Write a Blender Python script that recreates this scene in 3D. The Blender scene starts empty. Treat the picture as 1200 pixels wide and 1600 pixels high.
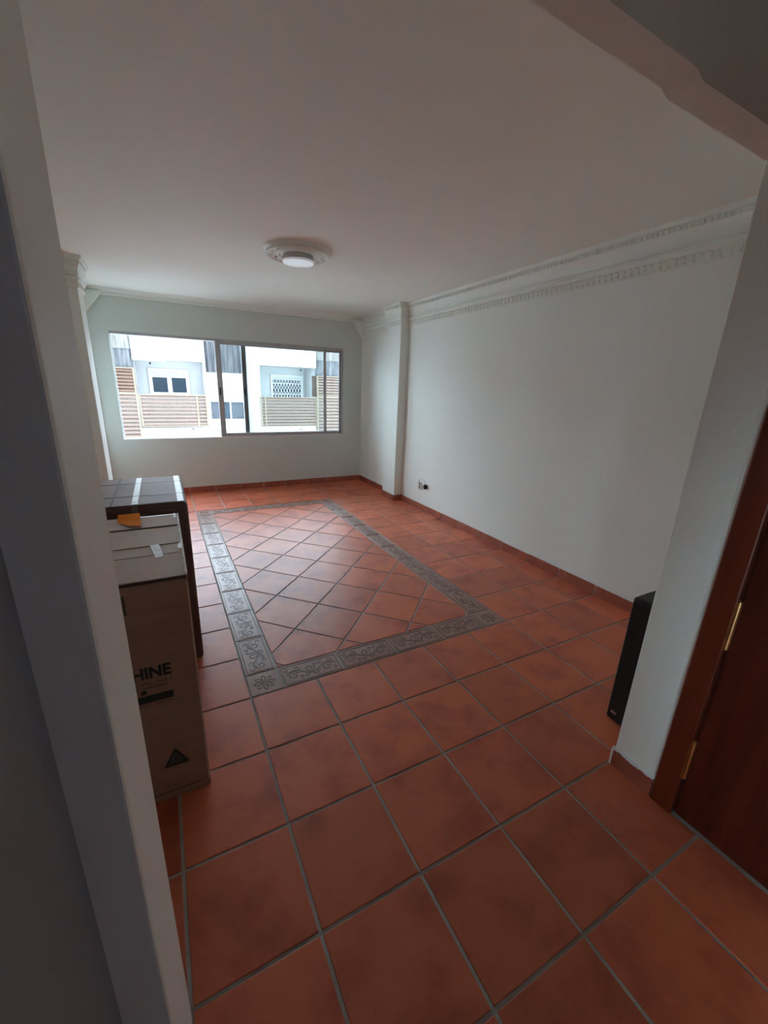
import bpy, bmesh, math, random
from mathutils import Vector, Matrix

random.seed(7)
SC = bpy.context.scene
COL = SC.collection

# ------------------------------------------------------------------ camera
cam_data = bpy.data.cameras.new('camera')
cam_data.sensor_fit = 'VERTICAL'
cam_data.sensor_height = 36.0
cam_data.sensor_width = 27.0
cam_data.lens = 14.339
cam_data.shift_x = 0.00585
cam_data.clip_start = 0.02
cam_data.clip_end = 400
cam = bpy.data.objects.new('camera', cam_data)
COL.objects.link(cam)
_r = Vector((0.88821379, -0.4583285, 0.03179999))
_u = Vector((0.10683969, 0.27337567, 0.95595555))
_f = Vector((0.44683502, 0.84569541, -0.29178372))
_m = Matrix((_r, _u, -_f)).transposed().to_4x4()
_m.translation = Vector((-0.24803, -1.75329, 1.49746))
cam.matrix_world = _m
SC.camera = cam

# ------------------------------------------------------------------ sky (bright overcast) and exposure
SKY = 12.0
world = bpy.data.worlds.new('overcast_sky')
SC.world = world
world.use_nodes = True
wn = world.node_tree
wn.nodes.clear()
w_out = wn.nodes.new('ShaderNodeOutputWorld')
w_bg = wn.nodes.new('ShaderNodeBackground')
w_bg.inputs['Color'].default_value = (0.69, 0.85, 0.99, 1)
w_bg.inputs['Strength'].default_value = SKY
wn.links.new(w_bg.outputs[0], w_out.inputs[0])

SC.view_settings.view_transform = 'Standard'
SC.view_settings.look = 'None'
SC.view_settings.gamma = 1.0
SC.view_settings.use_curve_mapping = False
SC.view_settings.exposure = 0.28
SC.cycles.max_bounces = 14
SC.cycles.diffuse_bounces = 8
SC.cycles.glossy_bounces = 5
SC.cycles.transparent_max_bounces = 16
SC.cycles.caustics_reflective = False
SC.cycles.caustics_refractive = False

# ------------------------------------------------------------------ room measures (metres)
T = 0.34                      # tile pitch
XL, XR = -0.90, 2.62          # room side walls
YB, YE = 4.38, -1.03          # window wall, entry line
H = 2.49                      # ceiling
PL, PR = -0.78, 2.50          # pilaster faces
PY0, PY1 = 3.0, 3.34
HX0, HX1 = -0.40, 1.30        # hall side walls
HY = -4.3                     # hall end
JX = -0.339                   # jamb of the opening, left
WX0, WX1, WZ0, WZ1 = -0.70, 2.31, 0.755, 2.045   # window opening


# ------------------------------------------------------------------ materials
def new_mat(name):
    m = bpy.data.materials.new(name)
    m.use_nodes = True
    nt = m.node_tree
    return m, nt, nt.nodes['Principled BSDF']


def N(nt, kind, **kw):
    n = nt.nodes.new(kind)
    for k, v in kw.items():
        setattr(n, k, v)
    return n


def ramp(nt, stops):
    n = nt.nodes.new('ShaderNodeValToRGB')
    e = n.color_ramp.elements
    e[0].position, e[0].color = stops[0][0], (*stops[0][1], 1)
    e[1].position, e[1].color = stops[-1][0], (*stops[-1][1], 1)
    for p, c in stops[1:-1]:
        k = e.new(p)
        k.color = (*c, 1)
    return n


def mottled(name, c1, c2, scale=4.0, rough=0.6, bump=0.0, bump_scale=60.0, spec=0.5, coords='Object', metallic=0.0,
            detail=4.0, rough2=None, coat=0.0, stretch=None, rnd=False):
    m, nt, b = new_mat(name)
    tc = N(nt, 'ShaderNodeTexCoord')
    src = tc.outputs[coords]
    if stretch:
        mp = N(nt, 'ShaderNodeMapping')
        mp.inputs['Scale'].default_value = stretch
        nt.links.new(src, mp.inputs['Vector'])
        src = mp.outputs[0]
    if rnd:
        oi = N(nt, 'ShaderNodeObjectInfo')
        mul = N(nt, 'ShaderNodeVectorMath', operation='SCALE')
        mul.inputs[0].default_value = (37.0, 91.0, 53.0)
        nt.links.new(oi.outputs['Random'], mul.inputs['Scale'])
        add = N(nt, 'ShaderNodeVectorMath', operation='ADD')
        nt.links.new(src, add.inputs[0])
        nt.links.new(mul.outputs[0], add.inputs[1])
        src = add.outputs[0]
    ns = N(nt, 'ShaderNodeTexNoise')
    ns.inputs['Scale'].default_value = scale
    ns.inputs['Detail'].default_value = detail
    nt.links.new(src, ns.inputs['Vector'])
    r = ramp(nt, [(0.3, c1), (0.7, c2)])
    nt.links.new(ns.outputs['Fac'], r.inputs[0])
    nt.links.new(r.outputs[0], b.inputs['Base Color'])
    if rough2 is not None:
        mr = N(nt, 'ShaderNodeMapRange')
        mr.inputs['From Min'].default_value = 0.3
        mr.inputs['From Max'].default_value = 0.7
        mr.inputs['To Min'].default_value = rough
        mr.inputs['To Max'].default_value = rough2
        nt.links.new(ns.outputs['Fac'], mr.inputs['Value'])
        nt.links.new(mr.outputs[0], b.inputs['Roughness'])
    else:
        b.inputs['Roughness'].default_value = rough
    b.inputs['Specular IOR Level'].default_value = spec
    b.inputs['Metallic'].default_value = metallic
    b.inputs['Coat Weight'].default_value = coat
    if bump > 0:
        n2 = N(nt, 'ShaderNodeTexNoise')
        n2.inputs['Scale'].default_value = bump_scale
        n2.inputs['Detail'].default_value = 3.0
        nt.links.new(src, n2.inputs['Vector'])
        bp = N(nt, 'ShaderNodeBump')
        bp.inputs['Strength'].default_value = bump
        bp.inputs['Distance'].default_value = 0.004
        nt.links.new(n2.outputs['Fac'], bp.inputs['Height'])
        nt.links.new(bp.outputs[0], b.inputs['Normal'])
    return m


M = {}
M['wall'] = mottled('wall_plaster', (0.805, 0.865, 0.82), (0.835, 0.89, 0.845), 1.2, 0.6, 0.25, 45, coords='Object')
M['wall_back'] = mottled('window_wall_dimmed_plaster', (0.60, 0.66, 0.63), (0.635, 0.695, 0.665), 1.2, 0.6, 0.25, 45)  # darker copy of the wall plaster, dimness beside the window in the colour
M['hall_shade'] = mottled('hall_wall_shade_grey', (0.20, 0.215, 0.24), (0.235, 0.25, 0.275), 1.5, 0.6, 0.2, 45)  # darkened so the hall wall's shade sits in the colour
M['hall_shade_pale'] = mottled('hall_face_shade_blue_grey', (0.50, 0.53, 0.59), (0.55, 0.58, 0.64), 1.5, 0.6, 0.2, 45)  # half-dark tone painting the shade on the entry's hall face
M['wall_hall'] = mottled('hall_plaster', (0.82, 0.82, 0.75), (0.86, 0.86, 0.79), 1.5, 0.62, 0.3, 45)
M['ceiling'] = mottled('ceiling_paint', (0.845, 0.875, 0.82), (0.885, 0.91, 0.86), 1.4, 0.75, 0.2, 30)
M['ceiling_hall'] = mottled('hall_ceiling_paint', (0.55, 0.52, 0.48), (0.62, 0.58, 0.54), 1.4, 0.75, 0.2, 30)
M['cornice'] = mottled('cornice_plaster', (0.80, 0.85, 0.80), (0.84, 0.885, 0.84), 3, 0.55)
M['grout'] = mottled('floor_grout', (0.30, 0.275, 0.255), (0.43, 0.40, 0.375), 7, 0.85, 0.3, 120, detail=6)
M['grout_light'] = mottled('skirting_grout', (0.40, 0.37, 0.35), (0.55, 0.52, 0.50), 9, 0.85)


def terracotta():
    m, nt, b = new_mat('terracotta_glaze')
    tc = N(nt, 'ShaderNodeTexCoord')
    oi = N(nt, 'ShaderNodeObjectInfo')
    mul = N(nt, 'ShaderNodeVectorMath', operation='SCALE')
    mul.inputs[0].default_value = (37.0, 91.0, 53.0)
    nt.links.new(oi.outputs['Random'], mul.inputs['Scale'])
    add = N(nt, 'ShaderNodeVectorMath', operation='ADD')
    nt.links.new(tc.outputs['Object'], add.inputs[0])
    nt.links.new(mul.outputs[0], add.inputs[1])
    n1 = N(nt, 'ShaderNodeTexNoise')
    n1.inputs['Scale'].default_value = 5.5
    n1.inputs['Detail'].default_value = 5.0
    n1.inputs['Roughness'].default_value = 0.55
    nt.links.new(add.outputs[0], n1.inputs['Vector'])
    r = ramp(nt, [(0.30, (0.390, 0.078, 0.042)), (0.52, (0.570, 0.134, 0.060)), (0.95, (0.620, 0.175, 0.080))])
    nt.links.new(n1.outputs['Fac'], r.inputs[0])
    hs = N(nt, 'ShaderNodeHueSaturation')
    mr = N(nt, 'ShaderNodeMapRange')
    mr.inputs['To Min'].default_value = 0.86
    mr.inputs['To Max'].default_value = 1.12
    nt.links.new(oi.outputs['Random'], mr.inputs['Value'])
    nt.links.new(mr.outputs[0], hs.inputs['Value'])
    nt.links.new(r.outputs[0], hs.inputs['Color'])
    nt.links.new(hs.outputs[0], b.inputs['Base Color'])
    b.inputs['Roughness'].default_value = 0.43
    b.inputs['IOR'].default_value = 1.50
    n2 = N(nt, 'ShaderNodeTexNoise')
    n2.inputs['Scale'].default_value = 14.0
    n2.inputs['Detail'].default_value = 2.0
    nt.links.new(add.outputs[0], n2.inputs['Vector'])
    bp = N(nt, 'ShaderNodeBump')
    bp.inputs['Strength'].default_value = 0.10
    bp.inputs['Distance'].default_value = 0.004
    nt.links.new(n2.outputs['Fac'], bp.inputs['Height'])
    nt.links.new(bp.outputs[0], b.inputs['Normal'])
    return m


M['tile'] = terracotta()
M['border'] = mottled('border_tile_glaze', (0.285, 0.148, 0.115), (0.365, 0.195, 0.152), 9, 0.36, rnd=True)
M['relief'] = mottled('border_relief_glaze', (0.125, 0.074, 0.062), (0.175, 0.105, 0.088), 25, 0.36, rnd=True)
M['alu'] = mottled('window_aluminium', (0.40, 0.41, 0.42), (0.46, 0.47, 0.48), 6, 0.45)
M['sill'] = mottled('sill_paint', (0.78, 0.78, 0.78), (0.84, 0.84, 0.84), 5, 0.6)
M['mahogany'] = mottled('mahogany_varnish', (0.055, 0.008, 0.004), (0.100, 0.016, 0.007), 3.0, 0.36, spec=0.3,
                        stretch=(9, 9, 0.7))
M['mahogany_frame'] = mottled('mahogany_frame_varnish', (0.095, 0.015, 0.007), (0.155, 0.027, 0.011), 3.0, 0.36, spec=0.3,
                              stretch=(9, 9, 0.7))
M['skirting'] = mottled('skirting_glaze', (0.30, 0.082, 0.050), (0.42, 0.120, 0.070), 6, 0.45, rnd=True)
M['film'] = mottled('dull_clear_film', (0.16, 0.115, 0.105), (0.20, 0.145, 0.13), 20, 0.3)
M['brass'] = mottled('hinge_brass', (0.60, 0.34, 0.13), (0.74, 0.45, 0.20), 30, 0.32, metallic=1.0)
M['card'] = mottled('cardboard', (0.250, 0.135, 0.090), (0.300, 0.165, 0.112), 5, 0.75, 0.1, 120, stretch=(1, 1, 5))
M['card_lit'] = mottled('cardboard_lit', (0.46, 0.325, 0.25), (0.55, 0.40, 0.31), 6, 0.6, 0.1, 120)  # paler copy of the cardboard, light on the box top in the colour
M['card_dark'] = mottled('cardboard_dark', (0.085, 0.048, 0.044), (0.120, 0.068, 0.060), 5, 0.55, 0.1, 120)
M['card_dark_lit'] = mottled('cardboard_dark_lit', (0.30, 0.225, 0.21), (0.36, 0.27, 0.25), 5, 0.55, 0.1, 120)  # paler copy for the second box, its lit top put into the colour
M['tape_white'] = mottled('white_tape', (0.72, 0.72, 0.72), (0.85, 0.85, 0.85), 20, 0.35)
M['tape_clear'] = mottled('clear_tape', (0.50, 0.48, 0.44), (0.66, 0.64, 0.60), 25, 0.22)
M['strap'] = mottled('dark_strap', (0.030, 0.020, 0.020), (0.05, 0.035, 0.035), 20, 0.4)
M['ink'] = mottled('black_ink', (0.006, 0.006, 0.007), (0.012, 0.012, 0.013), 30, 0.7)
M['ink_grey'] = mottled('grey_ink', (0.035, 0.035, 0.042), (0.05, 0.05, 0.058), 30, 0.7)
M['gap_shade'] = mottled('cardboard_gap_shade', (0.035, 0.02, 0.014), (0.06, 0.035, 0.025), 30, 0.8)  # near-black for the shade in gaps, creases and the hand hole
M['orange'] = mottled('orange_paper', (0.97, 0.27, 0.03), (0.98, 0.34, 0.05), 18, 0.8, spec=0.1)
M['black'] = mottled('black_plastic', (0.008, 0.010, 0.012), (0.013, 0.015, 0.018), 12, 0.45)
M['black_top'] = mottled('dusty_black_plastic', (0.030, 0.034, 0.026), (0.045, 0.048, 0.036), 9, 0.6)
M['mesh_black'] = mottled('speaker_grille', (0.004, 0.006, 0.009), (0.010, 0.012, 0.016), 260, 0.55)
M['badge'] = mottled('badge_metal', (0.45, 0.45, 0.46), (0.55, 0.55, 0.56), 40, 0.4, metallic=0.5)
M['socket'] = mottled('socket_plastic', (0.62, 0.62, 0.58), (0.70, 0.70, 0.66), 20, 0.4)
M['socket_dark'] = mottled('socket_recess', (0.05, 0.05, 0.05), (0.08, 0.08, 0.08), 20, 0.5)
M['cable'] = mottled('cable_white', (0.66, 0.67, 0.66), (0.72, 0.73, 0.72), 20, 0.5)
M['lamp_body'] = mottled('lamp_metal', (0.48, 0.48, 0.48), (0.54, 0.54, 0.54), 12, 0.45)
M['lamp_diff'] = mottled('lamp_diffuser', (0.84, 0.84, 0.88), (0.88, 0.88, 0.92), 10, 0.35)
_p = M['lamp_diff'].node_tree.nodes['Principled BSDF']
_p.inputs['Emission Color'].default_value = (0.90, 0.92, 1.0, 1)
_p.inputs['Emission Strength'].default_value = 0.16  # faint glow added to brighten the disc
M['ext_white'] = mottled('facade_render', (0.31, 0.31, 0.31), (0.365, 0.365, 0.36), 1.6, 0.85, 0.3, 20, detail=8)
M['ext_stain'] = mottled('facade_weathered', (0.23, 0.23, 0.23), (0.36, 0.36, 0.355), 2.2, 0.85, 0.3, 20, detail=8, stretch=(3, 1, 0.5))
M['corr_grey'] = mottled('fibre_cement', (0.020, 0.021, 0.025), (0.070, 0.070, 0.074), 2.5, 0.8, detail=8, stretch=(6, 1, 0.6))
M['corr_light'] = mottled('fibre_cement_bleached', (0.045, 0.041, 0.037), (0.115, 0.108, 0.098), 2.5, 0.8, detail=8, stretch=(6, 1, 0.6))
M['slat'] = mottled('louvre_paint', (0.068, 0.041, 0.029), (0.084, 0.052, 0.038), 3, 0.6)
M['slat_warm'] = mottled('louvre_paint_warm', (0.062, 0.030, 0.017), (0.076, 0.038, 0.022), 3, 0.6)
M['louvre_frame'] = mottled('louvre_frame_paint', (0.085, 0.060, 0.037), (0.10, 0.072, 0.046), 3, 0.6)
M['shutter'] = mottled('shutter_plastic', (0.38, 0.38, 0.375), (0.42, 0.42, 0.415), 4, 0.5)
M['ext_frame'] = mottled('white_window_frame', (0.46, 0.46, 0.47), (0.52, 0.52, 0.53), 4, 0.4)
M['ext_glass'] = mottled('dark_window_glass', (0.020, 0.030, 0.042), (0.034, 0.048, 0.062), 1.5, 0.2, spec=0.12)
M['ext_glass_pale'] = mottled('frosted_window_glass', (0.040, 0.044, 0.052), (0.075, 0.080, 0.090), 1.5, 0.3, spec=0.12)
M['ext_dark'] = mottled('dark_hole', (0.02, 0.02, 0.02), (0.035, 0.035, 0.035), 5, 0.8)
M['street'] = mottled('concrete_street', (0.26, 0.26, 0.25), (0.32, 0.32, 0.31), 0.8, 0.9)


def glass():
    m, nt, b = new_mat('window_glass')
    nt.nodes.remove(b)
    out = nt.nodes['Material Output']
    tr = N(nt, 'ShaderNodeBsdfTransparent')
    tr.inputs['Color'].default_value = (0.93, 0.96, 0.96, 1)
    gl = N(nt, 'ShaderNodeBsdfGlossy')
    gl.inputs['Roughness'].default_value = 0.02
    fr = N(nt, 'ShaderNodeFresnel')
    fr.inputs['IOR'].default_value = 1.45
    mx = N(nt, 'ShaderNodeMixShader')
    nt.links.new(fr.outputs[0], mx.inputs[0])
    nt.links.new(tr.outputs[0], mx.inputs[1])
    nt.links.new(gl.outputs[0], mx.inputs[2])
    nt.links.new(mx.outputs[0], out.inputs[0])
    return m


M['glass'] = glass()

# ------------------------------------------------------------------ mesh helpers
ORIGIN = {}          # world origin of every object made here (before any root rotation)


def tag(o, label=None, cat=None, group=None, kind=None):
    if label:
        o['label'] = label
    if cat:
        o['category'] = cat
    if group:
        o['group'] = group
    if kind:
        o['kind'] = kind
    return o


def root(name, loc):
    o = bpy.data.objects.new(name, None)
    o.empty_display_size = 0.1
    o.location = loc
    COL.objects.link(o)
    ORIGIN[o.name] = Vector(loc)
    return o


def place(name, me, origin, parent):
    o = bpy.data.objects.new(name, me)
    COL.objects.link(o)
    ORIGIN[o.name] = Vector(origin)
    if parent is not None:
        o.parent = parent
        o.location = Vector(origin) - ORIGIN[parent.name]
    else:
        o.location = origin
    return o


class MB:
    """collects geometry in world coordinates; build() links it as one mesh object"""

    def __init__(self):
        self.v, self.f, self.mi = [], [], []

    def add(self, verts, faces, mi=0):
        n = len(self.v)
        self.v += [tuple(p) for p in verts]
        self.f += [tuple(i + n for i in q) for q in faces]
        self.mi += [mi] * len(faces)
        return self

    def box(self, x0, x1, y0, y1, z0, z1, mi=0):
        v = [(x0, y0, z0), (x1, y0, z0), (x1, y1, z0), (x0, y1, z0), (x0, y0, z1), (x1, y0, z1), (x1, y1, z1), (x0, y1, z1)]
        return self.add(v, [(3, 2, 1, 0), (4, 5, 6, 7), (0, 1, 5, 4), (1, 2, 6, 5), (2, 3, 7, 6), (3, 0, 4, 7)], mi)

    def prism(self, poly, z0, z1, mi=0):
        """poly in xy, counter clockwise"""
        n = len(poly)
        v = [(x, y, z0) for x, y in poly] + [(x, y, z1) for x, y in poly]
        f = [tuple(range(n - 1, -1, -1)), tuple(range(n, 2 * n))]
        f += [(i, (i + 1) % n, n + (i + 1) % n, n + i) for i in range(n)]
        return self.add(v, f, mi)

    def lathe(self, c, prof, seg=48, mi=0, flute=None, cap0=False, cap1=False):
        v = []
        for k, (r, z) in enumerate(prof):
            for s in range(seg):
                a = 2 * math.pi * s / seg
                rr = r
                if flute and flute[0] <= k <= flute[1]:
                    rr = r + flute[2] * (1 if s % 2 else -1)
                v.append((c[0] + rr * math.cos(a), c[1] + rr * math.sin(a), z))
        f = []
        for k in range(len(prof) - 1):
            for s in range(seg):
                t = (s + 1) % seg
                f.append((k * seg + s, k * seg + t, (k + 1) * seg + t, (k + 1) * seg + s))
        if cap0:
            f.append(tuple(range(seg - 1, -1, -1)))
        if cap1:
            f.append(tuple(range((len(prof) - 1) * seg, len(prof) * seg)))
        return self.add(v, f, mi)

    def tube(self, pts, r, seg=8, mi=0):
        pts = [Vector(p) for p in pts]
        v, f = [], []
        for i, p in enumerate(pts):
            d = (pts[min(i + 1, len(pts) - 1)] - pts[max(i - 1, 0)]).normalized()
            a = d.orthogonal().normalized() if i == 0 else (pa - d * pa.dot(d)).normalized()
            pa = a
            b = d.cross(a)
            for s in range(seg):
                t = 2 * math.pi * s / seg
                v.append(p + (a * math.cos(t) + b * math.sin(t)) * r)
        for i in range(len(pts) - 1):
            for s in range(seg):
                t = (s + 1) % seg
                f.append((i * seg + s, i * seg + t, (i + 1) * seg + t, (i + 1) * seg + s))
        f.append(tuple(range(seg - 1, -1, -1)))
        f.append(tuple(range((len(pts) - 1) * seg, len(pts) * seg)))
        return self.add(v, f, mi)

    def sweep(self, path, prof, side=1, mi=0):
        """profile (d, z) swept along an xy path with mitres; d is measured to the left of the path times side"""
        P = [Vector((x, y)) for x, y in path]
        nrm = []
        for i in range(len(P) - 1):
            d = (P[i + 1] - P[i]).normalized()
            nrm.append(Vector((-d.y, d.x)) * side)
        v, k = [], len(prof)
        for i, p in enumerate(P):
            if i == 0:
                m = nrm[0]
            elif i == len(P) - 1:
                m = nrm[-1]
            else:
                m = (nrm[i - 1] + nrm[i]) / (1 + nrm[i - 1].dot(nrm[i]))
            for d, z in prof:
                v.append((p.x + m.x * d, p.y + m.y * d, z))
        f = []
        for i in range(len(P) - 1):
            for j in range(k):
                j2 = (j + 1) % k
                q = (i * k + j, (i + 1) * k + j, (i + 1) * k + j2, i * k + j2)
                f.append(q)
        f.append(tuple(range(k)))
        f.append(tuple(range(len(P) * k - 1, (len(P) - 1) * k - 1, -1)))
        return self.add(v, f, mi)

    def build(self, name, mats, parent=None, bevel=0.0, seg=2, smooth=False, origin=None, angle=40):
        if not isinstance(mats, (list, tuple)):
            mats = [mats]
        xs, ys, zs = zip(*self.v)
        if origin is None:
            origin = Vector(((min(xs) + max(xs)) / 2, (min(ys) + max(ys)) / 2, min(zs)))
        origin = Vector(origin)
        me = bpy.data.meshes.new(name)
        me.from_pydata([tuple(Vector(p) - origin) for p in self.v], [], self.f)
        for m in mats:
            me.materials.append(M[m])
        if any(self.mi):
            me.polygons.foreach_set('material_index', self.mi)
        bm = bmesh.new()
        bm.from_mesh(me)
        bmesh.ops.recalc_face_normals(bm, faces=bm.faces)
        if bevel > 0:
            ed = [e for e in bm.edges if len(e.link_faces) == 2 and e.calc_face_angle(0) > math.radians(30)]
            bmesh.ops.bevel(bm, geom=ed, offset=bevel, segments=seg, affect='EDGES', profile=0.5, clamp_overlap=True)
        bm.to_mesh(me)
        bm.free()
        if smooth:
            me.shade_smooth()
            try:
                me.set_sharp_from_angle(angle=math.radians(angle))
            except Exception:
                pass
        me.update()
        return place(name, me, origin, parent)


def struct(mb, name, mat, label, cat, **kw):
    return tag(mb.build(name, mat, **kw), label, cat, kind='structure')


def wall_hole(mb, x0, x1, y0, y1, z0, z1, hx0, hx1, hz0, hz1):
    """wall slab in the xz plane with a rectangular opening"""
    mb.box(x0, hx0, y0, y1, z0, z1)
    mb.box(hx1, x1, y0, y1, z0, z1)
    mb.box(hx0, hx1, y0, y1, z0, hz0)
    mb.box(hx0, hx1, y0, y1, hz1, z1)
    return mb


# ------------------------------------------------------------------ floor: slab of grout, every tile an object
slab = MB()
slab.box(XL - 0.12, XR + 0.12, YE, YB + 0.18, -0.16, -0.0035)
slab.box(HX0 - 0.12, HX1 + 0.12, HY - 0.12, YE, -0.16, -0.0035)
floor = struct(slab, 'floor', 'grout', 'terracotta tiled floor with a patterned carpet of tiles in the middle', 'floor')

G = 0.0105                    # joint width


def clip(poly, rect):
    """clip a polygon to an axis aligned rectangle"""
    x0, x1, y0, y1 = rect
    for ax, v, sgn in ((0, x0, 1), (0, x1, -1), (1, y0, 1), (1, y1, -1)):
        out = []
        for i in range(len(poly)):
            a, b = poly[i], poly[(i + 1) % len(poly)]
            ia, ib = (a[ax] - v) * sgn >= -1e-9, (b[ax] - v) * sgn >= -1e-9
            if ia:
                out.append(a)
            if ia != ib:
                t = (v - a[ax]) / (b[ax] - a[ax])
                out.append((a[0] + (b[0] - a[0]) * t, a[1] + (b[1] - a[1]) * t))
        poly = out
        if len(poly) < 3:
            return []
    res = []
    for p in poly:
        if not res or math.hypot(p[0] - res[-1][0], p[1] - res[-1][1]) > 1e-5:
            res.append(p)
    if len(res) > 2 and math.hypot(res[0][0] - res[-1][0], res[0][1] - res[-1][1]) < 1e-5:
        res.pop()
    return res


def area(poly):
    return 0.5 * sum(poly[i][0] * poly[(i + 1) % len(poly)][1] - poly[(i + 1) % len(poly)][0] * poly[i][1] for i in range(len(poly)))


def inset(poly, d):
    n, out = len(poly), []
    for i in range(n):
        p0, p1, p2 = Vector(poly[i - 1]), Vector(poly[i]), Vector(poly[(i + 1) % n])
        d1, d2 = (p1 - p0).normalized(), (p2 - p1).normalized()
        n1, n2 = Vector((-d1.y, d1.x)), Vector((-d2.y, d2.x))
        k = 1 + n1.dot(n2)
        m = (n1 + n2) / max(k, 0.25)
        out.append((p1.x + m.x * d, p1.y + m.y * d))
    return out


def tile_mesh(name, poly, mat, edge=0.0022):
    """poly around the origin, already without its joint"""
    n = len(poly)
    top = inset(poly, edge)
    mid = inset(poly, edge * 0.35)
    rings = [(poly, -0.012), (poly, -0.0022), (mid, -0.0006), (top, 0.0)]
    v, f = [], []
    for pl, z in rings:
        v += [(x, y, z) for x, y in pl]
    for k in range(3):
        f += [(k * n + i, k * n + (i + 1) % n, (k + 1) * n + (i + 1) % n, (k + 1) * n + i) for i in range(n)]
    f.append(tuple(range(3 * n, 4 * n)))
    me = bpy.data.meshes.new(name)
    me.from_pydata(v, [], f)
    me.materials.append(M[mat])
    me.update()
    return me


def put_tile(name, me, x, y, tilt=0.0011):
    o = place(name, me, (x, y, 0), floor)
    o.rotation_euler = (random.uniform(-tilt, tilt), random.uniform(-tilt, tilt), random.uniform(-0.0012, 0.0012))
    o.location.z += random.uniform(-0.0004, 0.0003)
    return o


h = T / 2 - G / 2
FULL = tile_mesh('terracotta_tile', [(-h, -h), (h, -h), (h, h), (-h, h)], 'tile')
room_rect = (XL + 0.002, XR - 0.002, YE + 0.012, YB - 0.002)
hall_rect = (HX0 + 0.002, HX1 - 0.002, -3.4, YE + 0.006)
for i in range(-3, 8):
    for j in range(-13, 11):
        if 0 <= i < 5 and -10 <= j < 0:
            continue
        cx, cy = (i + 0.5) * T, -(j + 0.5) * T
        sq = [(cx - h, cy - h), (cx + h, cy - h), (cx + h, cy + h), (cx - h, cy + h)]
        pl = clip(sq, room_rect if j < 3 else hall_rect)
        if not pl or area(pl) < 0.0015:
            continue
        if abs(area(pl) - 4 * h * h) < 1e-5:
            put_tile('tile', FULL, cx, cy)
        else:
            mx, my = sum(p[0] for p in pl) / len(pl), sum(p[1] for p in pl) / len(pl)
            put_tile('tile', tile_mesh('cut_tile', [(p[0] - mx, p[1] - my) for p in pl], 'tile'), mx, my)

# --- the tile carpet: diagonal field
CX, CY = 0.85, 1.70
fld = (0.17 + G / 2, 1.53 - G / 2, 0.17 + G / 2, 3.23 - G / 2)
D = T / math.sqrt(2)          # half diagonal of the pitch
q = h * math.sqrt(2)
DIAM = tile_mesh('diagonal_tile', [(0, -q), (q, 0), (0, q), (-q, 0)], 'tile')
for a in range(-12, 13):
    for b in range(-12, 13):
        if (a + b) % 2:
            continue
        cx, cy = CX + a * D, CY + b * D
        pl = clip([(cx, cy - q), (cx + q, cy), (cx, cy + q), (cx - q, cy)], fld)
        if not pl or area(pl) < 0.0004:
            continue
        if abs(area(pl) - 2 * q * q) < 1e-5:
            put_tile('diagonal_tile', DIAM, cx, cy)
        else:
            mx, my = sum(p[0] for p in pl) / len(pl), sum(p[1] for p in pl) / len(pl)
            put_tile('diagonal_tile', tile_mesh('cut_diagonal_tile', [(p[0] - mx, p[1] - my) for p in pl], 'tile'), mx, my)


# --- border tiles with raised scrollwork
def ribbon(v, f, mi, pts, w, hgt):
    """raised ribbon with a ridge along a 2d polyline"""
    n0, n = len(v), len(pts)
    for i in range(n):
        a, b = Vector(pts[max(i - 1, 0)]), Vector(pts[min(i + 1, n - 1)])
        d = (b - a).normalized()
        nn = Vector((-d.y, d.x))
        ww = w * (0.55 + 0.45 * math.sin(math.pi * min(1, max(0, i / (n - 1)))))
        p = Vector(pts[i])
        for s, z in ((-1, 0.0), (-0.4, hgt), (0.4, hgt), (1, 0.0)):
            v.append((p.x + nn.x * ww * s, p.y + nn.y * ww * s, z))
    for i in range(n - 1):
        for k in range(3):
            f.append((n0 + i * 4 + k, n0 + (i + 1) * 4 + k, n0 + (i + 1) * 4 + k + 1, n0 + i * 4 + k + 1))
            mi.append(1)


def spiral(cx, cy, r0, turns, a0, sgn, n=11):
    out = []
    for i in range(n):
        t = i / (n - 1)
        r = r0 * (1 - 0.78 * t)
        a = a0 + sgn * turns * 2 * math.pi * t
        out.append((cx + r * math.cos(a), cy + r * math.sin(a)))
    return out


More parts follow.
